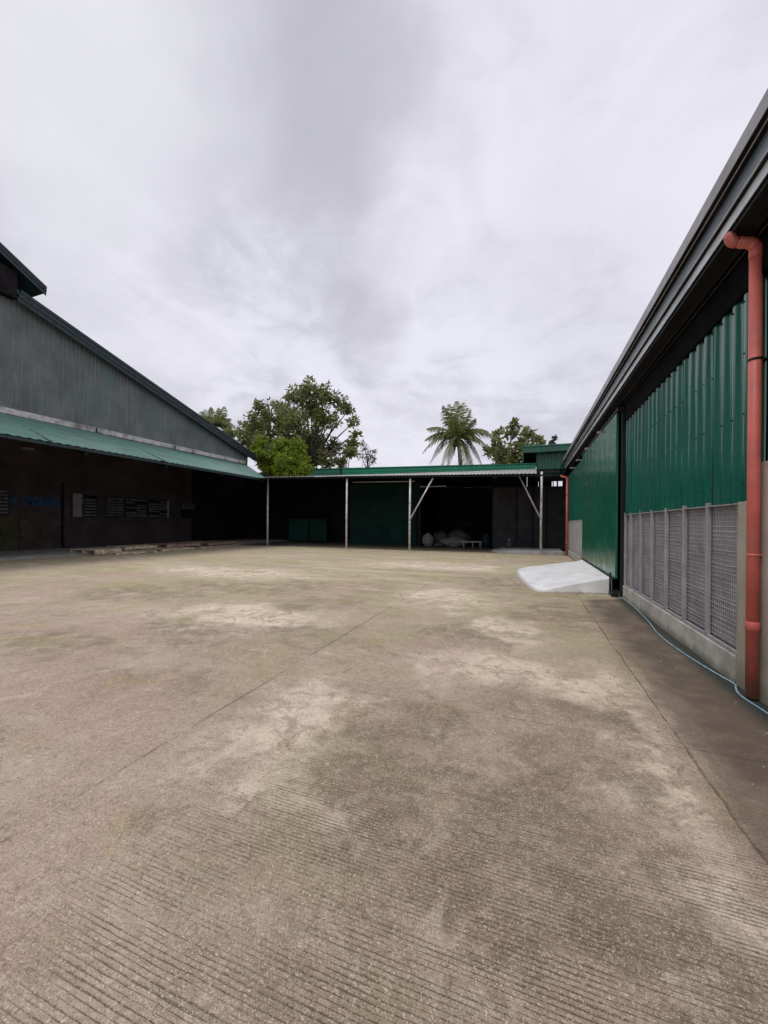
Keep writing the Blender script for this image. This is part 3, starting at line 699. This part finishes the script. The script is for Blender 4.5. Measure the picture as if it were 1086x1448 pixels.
# long rail under the canopy
MB().tube([(-9.9, 21.1, 4.02), (-6.0, 21.1, 3.96)], .03, 8).build('rail', M['grey_frame'], Sh)
MB().tube([(-6.0, 22.2, 3.75), (-4.4, 22.2, 3.75)], .035, 8).build('rail', M['grey_frame'], Sh)

# taller green annex at the right-hand end
A_ = thing('green_annex', (1.2, 22, 0), 'small taller green roofed section between the open shed and the long warehouse', 'annex')
MB().box((-.23, 21.45, 5.30), (6.5, 21.56, 5.60)).build('roof_fascia', M['annex_green'], A_, .008)
MB().box((-.26, 21.41, 5.605), (6.5, 21.58, 5.66)).build('roof_cap', M['fascia_green'], A_)
MB().box((-.23, 21.565, 5.31), (6.5, 27, 5.58)).build('roof', M['dark'], A_)
MB().patch((.45, 21.84, 4.22), (6.5, 21.84, 4.22), (6.5, 21.84, 5.29), (.45, 21.84, 5.29), .32, .04).build('wall_sheet', M['annex_green'], A_)
MB().box((.45, 21.85, 4.23), (6.5, 21.95, 5.29)).build('wall_core', M['dark'], A_)
MB().box((-.20, 22.6, 4.5), (.44, 22.7, 5.30)).build('recess_panel', M['black_wall'], A_)
MB().box((-.23, 21.5, 4.86), (-.19, 22.6, 5.30)).build('recess_side', M['annex_green'], A_)
MB().box((.40, 21.62, 3.80), (6.5, 21.83, 4.21)).build('lintel', M['soffit'], A_)

# slab and bits below the canopy
mb = MB()
ps = [(-1.55, 21.6), (-.3, 21.1), (.55, 20.95), (1.75, 21.3), (1.75, 24.58), (-1.4, 24.58), (-1.95, 22.8)]
mb.add([(x, y, .16 if i not in (0, 6) else .05) for i, (x, y) in enumerate(ps)]+[(x, y, -.01) for x, y in ps], [tuple(range(7))]+[(i, i+7, (i+1) % 7+7, (i+1) % 7) for i in range(7)])
tag(mb.build('cement_slab', M['slab'], None), 'low pale cement slab under the right-hand end of the shed canopy', 'slab')
tag(MB().hexa([(-2.25, 18.35, 0), (-1.43, 18.62, 0), (-1.45, 18.78, 0), (-2.27, 18.50, 0)], [(-2.25, 18.35, .03), (-1.43, 18.62, .03), (-1.45, 18.78, .03), (-2.27, 18.50, .03)]).build('loose_plank', M['wood']), 'short pale plank lying alone on the yard in front of the shed', 'plank')

def lump(name, c, r, mat, label, cat, group=None, seed=0, squash=None, pinch=0., res=18):
    mb = MB(); vs = []; fs = []
    n, k = res, res*2
    for i in range(n+1):
        th = math.pi*i/n
        for j in range(k):
            ph = 2*math.pi*j/k
            d = V((math.sin(th)*math.cos(ph), math.sin(th)*math.sin(ph), math.cos(th)))
            w = 1+.22*mnoise.noise(d*2.1+V((seed*7.3, 0, 0)))+.10*mnoise.noise(d*5+V((seed*3.1, 2, 0)))
            zz = d.z
            q = V((d.x*r[0]*w, d.y*r[1]*w, d.z*r[2]*w))
            if pinch and zz > .45:
                f_ = 1-pinch*(zz-.45)/.55; q.x *= f_; q.y *= f_
            q.z = max(q.z+r[2]*.82, 0.0)
            vs.append(V(c)+q)
    for i in range(n):
        for j in range(k): fs.append((i*k+j, (i+1)*k+j, (i+1)*k+(j+1) % k, i*k+(j+1) % k))
    mb.add(vs, fs, True)
    return tag(mb.build(name, mat), label, cat, group)
sg = 'sacks in the shed opening'
lump('feed_sack', (-6.32, 25.6, 0), (.36, .30, .52), M['sack'], 'upright pale sack with a gathered neck just right of the braced post', 'sack', sg, 1, pinch=.55)
lump('tarp_heap', (-4.70, 26.3, 0), (.95, .6, .36), M['sack'], 'wide low pale heap under a sheet beside the upright sack', 'heap', None, 2, pinch=.5)
lump('feed_sack', (-5.75, 26.9, 0), (.55, .45, .55), M['tarp'], 'dim grey sack standing behind the upright pale sack', 'sack', sg, 3)
lump('feed_sack', (-4.55, 27.4, 0), (.8, .5, .62), M['tarp'], 'dim grey bulging sack behind the wide low heap', 'sack', sg, 4)
lump('feed_sack', (-5.55, 25.5, 0), (.33, .25, .17), M['tarp'], 'small flat grey sack lying between the upright sack and the heap', 'sack', sg, 5)
# low white bench
b_ = thing('low_bench', (-3.35, 25.5, 0), 'low white bench with short splayed legs beside the pale heap', 'bench')
MB().box((-3.98, 25.3, .34), (-2.72, 25.72, .44)).build('bench_top', M['white_plastic'], b_, .015)
for x_, y_ in ((-3.9, 25.34), (-2.82, 25.34), (-3.9, 25.66), (-2.82, 25.66), (-3.3, 25.34)):
    MB().tube([(x_, y_, .345), (x_+.03, y_-.02, 0)], .04, 8).build('leg', M['white_plastic'], b_)
# blue drum behind the bench, jug on the slab
d_ = thing('blue_drum', (-2.55, 26.5, 0), 'dark blue plastic drum standing behind the low white bench', 'drum')
MB().tube([(-2.55, 26.5, 0), (-2.55, 26.5, .04), (-2.55, 26.5, .28), (-2.55, 26.5, .31), (-2.55, 26.5, .34), (-2.55, 26.5, .6), (-2.55, 26.5, .63), (-2.55, 26.5, .66), (-2.55, 26.5, .90)], [.26, .29, .29, .31, .29, .29, .31, .29, .27], 20).build('body', M['blue_plastic'], d_)
MB().tube([(-2.55, 26.5, .90), (-2.55, 26.5, .94)], .275, 20).build('lid', M['dark'], d_)
j_ = thing('water_jug', (-1.0, 24.0, .16), 'small pale water jug standing on the cement slab', 'jug')
MB().tube([(-1.0, 24.0, .16), (-1.0, 24.0, .18), (-1.0, 24.0, .45), (-1.0, 24.0, .55), (-.98, 24.0, .60)], [.15, .17, .17, .10, .06], 16).build('body', M['tarp'], j_)
MB().tube([(-.98, 24.0, .60), (-.98, 24.0, .68)], .065, 12).build('cap', M['white_plastic'], j_)
tag(MB().box((-4.75, 29.2, 1.55), (-3.85, 29.6, 1.60)).box((-4.72, 29.25, 0), (-4.67, 29.55, 1.548)).box((-3.93, 29.25, 0), (-3.88, 29.55, 1.548)).box((-4.7, 29.22, .8), (-3.9, 29.58, .83)).build('work_table', M['umber_board']), 'tall narrow dark table at the back of the shed opening', 'table')

# loose grit on the slab: nobody could count it
mb = MB()
for i in range(900):
    yy = 1.0+abs(rnd.gauss(0, 3.2)); xx = rnd.uniform(-4.5-yy*.6, 1.75)
    s_ = rnd.choice((.003, .004, .005, .006, .009))*(1 if yy < 4 else 1.5)
    a = rnd.random()*6.3; hh = s_*rnd.uniform(.4, .9)
    q = [(xx+s_*math.cos(a+k*2.1)*rnd.uniform(.7, 1.3), yy+s_*math.sin(a+k*2.1)*rnd.uniform(.7, 1.3), .0005) for k in range(3)]
    mb.add(q+[(xx, yy, hh)], [(0, 1, 3), (1, 2, 3), (2, 0, 3)])
tag(mb.build('gravel', M['apron']), kind='stuff')
# ------------------------------------------------------------------ vegetation
def leaf_cloud(mb, c, r, n, size, aspect=.45, droop=0., shell=.55):
    for _ in range(n):
        d = V((rnd.gauss(0, 1), rnd.gauss(0, 1), rnd.gauss(0, 1))).normalized()
        rr = (rnd.random()**shell)
        p = V((c[0]+d.x*r*rr, c[1]+d.y*r*rr, c[2]+d.z*r*rr*.9))
        s_ = size*rnd.uniform(.6, 1.3)
        ax = (d*.6+V((rnd.uniform(-1, 1), rnd.uniform(-1, 1), rnd.uniform(-.6, .8)-droop))).normalized()
        sd = ax.cross(V((rnd.uniform(-1, 1), rnd.uniform(-1, 1), rnd.uniform(-1, 1)))).normalized()*s_*aspect*.5
        up_ = ax.cross(sd).normalized()*s_*.12
        mb.add([p, p+ax*s_*.5+sd+up_, p+ax*s_, p+ax*s_*.5-sd+up_, p+ax*s_*.52-up_*.3], [(0, 1, 4), (1, 2, 4), (2, 3, 4), (3, 0, 4)])
def tree(name, Y, base_u, clumps, label, leafmat, size, per, aspect=.45, droop=0., trunk_r=.28, fork=None, shell=.55, cat='tree', jit=2.0, zb=2.5):
    base = at_y(base_u, 700, Y); base.z = 0
    root = thing(name, base, label, cat)
    cr = MB(); br = MB()
    top = V((base.x, Y, fork or 5.))
    br.tube([base, base.lerp(top, .5)+V((.15, .1, 0)), top], [trunk_r*1.3, trunk_r, trunk_r*.8], 10)
    for (u, v, r) in clumps:
        c = at_y(u, v, Y+rnd.uniform(-jit, jit)); rr = r*(c-V((0, 0, EYE))).dot(fw)/F
        mid_ = top.lerp(c, .5)+V((rnd.uniform(-.4, .4), rnd.uniform(-.4, .4), rnd.uniform(-.1, .5)))
        br.tube([top-V((0, 0, .2)), mid_, c], [trunk_r*.45, trunk_r*.24, .03], 6)
        # sub-clumps so the outline is ragged
        m_ = 8 if r > 12 else 5
        for k in range(m_):
            d = V((rnd.gauss(0, 1), rnd.gauss(0, 1), rnd.gauss(0, .8))).normalized()*rr*rnd.uniform(.35, .95)
            cc = c+d
            br.tube([c, c+d*.5+V((0, 0, .1)), cc], [.05, .035, .015], 5)
            leaf_cloud(cr, cc, rr*rnd.uniform(.36, .62), int(per*r*r/400/m_*4)+8, size, aspect, droop, shell)
    br.build('trunk', M['bark'], root); cr.build('crown', leafmat, root)
    return root
tree('broadleaf_tree', 37, 440, [(432, 549, 17), (412, 556, 10), (460, 556, 17), (480, 572, 14), (493, 580, 8), (440, 575, 24), (468, 595, 22), (497, 600, 9), (503, 612, 7), (372, 578, 14), (360, 595, 14), (386, 595, 20), (415, 600, 24), (447, 618, 24), (470, 628, 14), (400, 622, 24), (366, 612, 16), (348, 603, 8), (492, 640, 11), (446, 650, 12), (420, 640, 20), (350, 618, 10), (498, 625, 9), (425, 565, 14), (338, 612, 8), (326, 614, 8), (331, 626, 9), (320, 606, 6), (343, 622, 11), (356, 626, 12), (352, 610, 11), (395, 573, 11), (408, 585, 13), (372, 600, 12), (432, 632, 16), (450, 640, 14), (465, 652, 12), (380, 612, 16), (398, 590, 12)],
     'big airy olive green tree, tallest above the shed roof', M['leaf_big'], .46, 120, .45, .15, .4, fork=8., jit=2.2)
tree('dense_tree', 40, 492, [(491, 645, 12), (497, 632, 10), (488, 655, 10), (478, 652, 8)], 'small dark dense tree at the right foot of the big airy tree', M['leaf_big'], .36, 170, .5, 0, .2, fork=6.)
tree('wispy_tree', 44, 520, [(516, 636, 9), (524, 645, 9), (530, 652, 7), (512, 648, 8), (520, 655, 9), (513, 626, 5), (528, 637, 5)], 'thin grey wispy tree standing at the right edge of the big airy tree', M['leaf_grey'], .30, 42, .35, .2, .14, fork=8)
tree('bamboo_bush', 30.5, 398, [(372, 627, 11), (396, 628, 14), (420, 634, 13), (383, 650, 18), (410, 655, 18), (431, 660, 11), (366, 642, 10), (404, 640, 16), (425, 648, 12), (360, 632, 7), (388, 668, 14), (410, 670, 15), (425, 668, 12), (372, 662, 12)], 'bright lime green drooping bush in front of the big tree', M['leaf_lime'], .46, 420, .28, .9, .12, fork=3.2, cat='bush', jit=1.0)
tree('almond_tree', 40, 727, [(704, 628, 10), (722, 614, 11), (742, 614, 11), (757, 620, 8), (714, 640, 13), (735, 636, 15), (752, 636, 10), (694, 640, 7), (727, 602, 5), (763, 627, 5), (708, 650, 12), (730, 652, 13), (703, 612, 5)], 'broad leaved tree with gaps between the palm and the green annex', M['leaf_mid'], .55, 60, .55, .1, .2, fork=7.)
tree('twig_tree', 34, 781, [(782, 626, 3.2), (779, 630, 3), (784, 620, 2)], 'tiny twig of leaves poking up above the green annex roof', M['leaf_grey'], .26, 260, .5, 0, .05, fork=6.)

def palm(Y, u, v, fronds, label, L0=1.0, group='coconut palms'):
    c = at_y(u, v, Y); pxm = Y/F*1.06
    root = thing('coconut_palm', (c.x+.3, Y, 0), label, 'palm tree', group)
    t_ = MB(); n = 14
    t_.tube([V((c.x+.3, Y, 0)).lerp(c, i/n)+V((.25*math.sin(math.pi*i/n), 0, 0)) for i in range(n+1)], [.30-.14*i/n+(.012 if i % 2 else 0) for i in range(n+1)], 12)
    t_.build('trunk', M['bark'], root)
    for (tu, tv, arch, dy) in fronds:
        tip = at_y(tu, tv, Y+dy); d = tip-c; L = d.length
        mid_ = c+d*.42+V((0, 0, arch*2.1*L))
        N = 27; curve = []
        for i in range(N+1):
            s_ = i/N; curve.append(c.lerp(mid_, s_).lerp(mid_.lerp(tip, s_), s_))
        mb = MB(); mb.tube(curve, [.055*(1-i/N)+.012 for i in range(N+1)], 5)
        tw = rnd.uniform(-.5, .5)
        for i in range(4, N+1):
            s_ = i/N; tan = (curve[min(i+1, N)]-curve[i-1]).normalized()
            sd = tan.cross(V((0, 0, 1)))
            if sd.length < .15: sd = V((math.cos(tw*3), math.sin(tw*3), 0))
            sd.normalize(); nu = sd.cross(tan).normalized()
            ll = L*.34*(math.sin(math.pi*min(1, s_*.86+.12))**.7)*rnd.uniform(.85, 1.1)
            for sg_ in (-1, 1):
                for h_ in (0, .5):
                    o = curve[i]-tan*(h_*L/N)
                    dv = (sd*sg_*.62+tan*.66+nu*(.05+.1*tw*sg_)+V((0, 0, rnd.uniform(-.62, -.2)))).normalized()
                    e1 = o+dv*ll*.55; e2 = o+dv*ll+V((0, 0, -ll*.22))
                    w = tan*.042
                    mb.add([o-w*.6, o+w*.6, e1+w, e1-w, e2], [(0, 1, 2, 3), (3, 2, 4)])
        mb.build('frond', M['leaf_palm'], root)
    nut = MB()
    for k in range(6):
        a = k*1.05; q = c+V((.32*math.cos(a), .32*math.sin(a), -.42)); nut.tube([q+V((0, 0, .16)), q+V((0, 0, .08)), q, q-V((0, 0, .1)), q-V((0, 0, .15))], [.03, .12, .15, .11, .02], 8)
    nut.build('coconuts', M['leaf_mid'], root)
palm(38, 648, 623, [(636, 572, .02, .6), (646, 568, .0, -.8), (655, 570, .0, 1.2), (627, 574, .05, -1.), (665, 580, .05, .5), (672, 592, .08, -1.), (604, 606, .18, 0), (690, 610, .22, .6), (598, 640, .30, -.8), (608, 655, .32, .7), (622, 668, .28, -1.4), (695, 640, .26, -.9), (684, 664, .30, .8), (664, 672, .2, -1.5), (640, 590, .1, -2.6), (652, 600, .2, 2.8), (601, 622, .2, 1.), (706, 622, .24, -.4), (632, 664, .3, .9), (671, 669, .26, 1.2), (612, 622, .22, 1.8), (676, 625, .25, 2.0)],
     'coconut palm with upright fronds rising above the middle of the shed roof')
palm(40, 302, 606, [(285, 582, .12, .4), (298, 576, .03, -.5), (309, 577, .03, .8), (282, 595, .2, -.8), (326, 592, .16, .2), (334, 606, .25, -.6), (291, 579, .06, 1.3), (320, 586, .1, 1.), (284, 612, .3, .6), (330, 622, .3, .5), (317, 575, .05, -.9), (291, 590, .15, 1.4), (323, 600, .2, -1.3), (312, 583, .06, 1.9), (296, 600, .2, -2)],
     'coconut palm half hidden behind the sloping roof of the gabled warehouse')

# ------------------------------------------------------------------ light
SUN_EL, SUN_AZ = R(58), R(205)   # azimuth of the sun measured from +Y clockwise
wd = bpy.data.worlds.new('World'); S.world = wd; wd.use_nodes = True
t = NT(wd.node_tree); bg = t.n['Background']
sky = t.new('ShaderNodeTexSky', sky_type='NISHITA'); sky.sun_disc = False; sky.sun_elevation = SUN_EL; sky.sun_rotation = SUN_AZ
sky.dust_density = 3.
gd = t.new('ShaderNodeTexCoord').outputs['Generated']
sp = t.new('ShaderNodeSeparateXYZ'); t.put(sp.inputs[0], gd)
zz = t.math('ADD', t.math('MAXIMUM', sp.outputs[2], 0.), .22)
dv = t.new('ShaderNodeVectorMath', operation='DIVIDE'); t.put(dv.inputs[0], gd)
cb = t.new('ShaderNodeCombineXYZ')
for i in range(3): t.put(cb.inputs[i], zz)
t.put(dv.inputs[1], cb.outputs[0]); cl = dv.outputs[0]
def sky_blob(u, v, w):
    d = ray(u, v).normalized()
    dt = t.vmath('DOT_PRODUCT', t.vmath('NORMALIZE', t.vmath('ADD', gd, wv)), tuple(d), out=1)
    return t.ramp(dt, math.cos(R(w)), math.cos(R(w*.15)))
nz = t.new('ShaderNodeTexNoise'); t.put(nz.inputs['Vector'], cl); nz.inputs['Scale'].default_value = 1.6; nz.inputs['Detail'].default_value = 5
wv = t.vmath('MULTIPLY', t.vmath('SUBTRACT', nz.outputs['Color'], (.5, .5, .5)), (.55, .55, .55))
n1 = t.noise(cl, 1.15, 7, .55, .5); n2 = t.noise(t.scale(cl, (1.1, .8, 1)), 3.2, 7, .58, .8)
n3 = t.noise(t.scale(cl, (1., 1.25, 1)), 8.5, 6, .6, .6)
f = t.math('ADD', t.math('ADD', t.math('MULTIPLY', n1, .48), t.math('MULTIPLY', n2, .37)), t.math('MULTIPLY', n3, .15))
f = t.ramp(f, .39, .60)
k_ = 10.
colr = t.mix(f, tuple(x*k_ for x in (.640, .632, .725)), tuple(x*k_ for x in (.865, .855, .960)))
for u, v, w, a in ((400, 70, 16, .70), (555, 400, 10, .62), (460, 130, 9, .3), (30, 320, 11, .40), (820, 420, 14, .22), (330, 20, 10, .3)):
    colr = t.mix(t.math('MULTIPLY', sky_blob(u, v, w), a), colr, tuple(x*k_ for x in (.53, .525, .59)))
for u, v, w, a in ((120, 130, 18, .55), (60, 60, 12, .5), (170, 420, 14, .45), (900, 150, 22, .35), (640, 250, 12, .4), (560, 640, 13, .35)):
    colr = t.mix(t.math('MULTIPLY', sky_blob(u, v, w), a), colr, tuple(x*k_ for x in (.87, .865, .93)))
# thin cloud lets a little blue through
fin = t.mix(.94, sky.outputs[0], colr)
t.put(bg.inputs[0], fin); bg.inputs[1].default_value = .1
sun = bpy.data.objects.new('sun', bpy.data.lights.new('sun', 'SUN')); COL.objects.link(sun)
sun.data.energy = 1.4; sun.data.angle = R(25); sun.data.color = (1, .96, .9)
d = V((math.sin(SUN_AZ)*math.cos(SUN_EL), math.cos(SUN_AZ)*math.cos(SUN_EL), math.sin(SUN_EL)))
sun.rotation_euler = d.to_track_quat('Z', 'Y').to_euler()
S.view_settings.view_transform = 'Standard'; S.view_settings.look = 'None'; S.view_settings.exposure = 0; S.view_settings.gamma = 1
S.cycles.max_bounces = 6
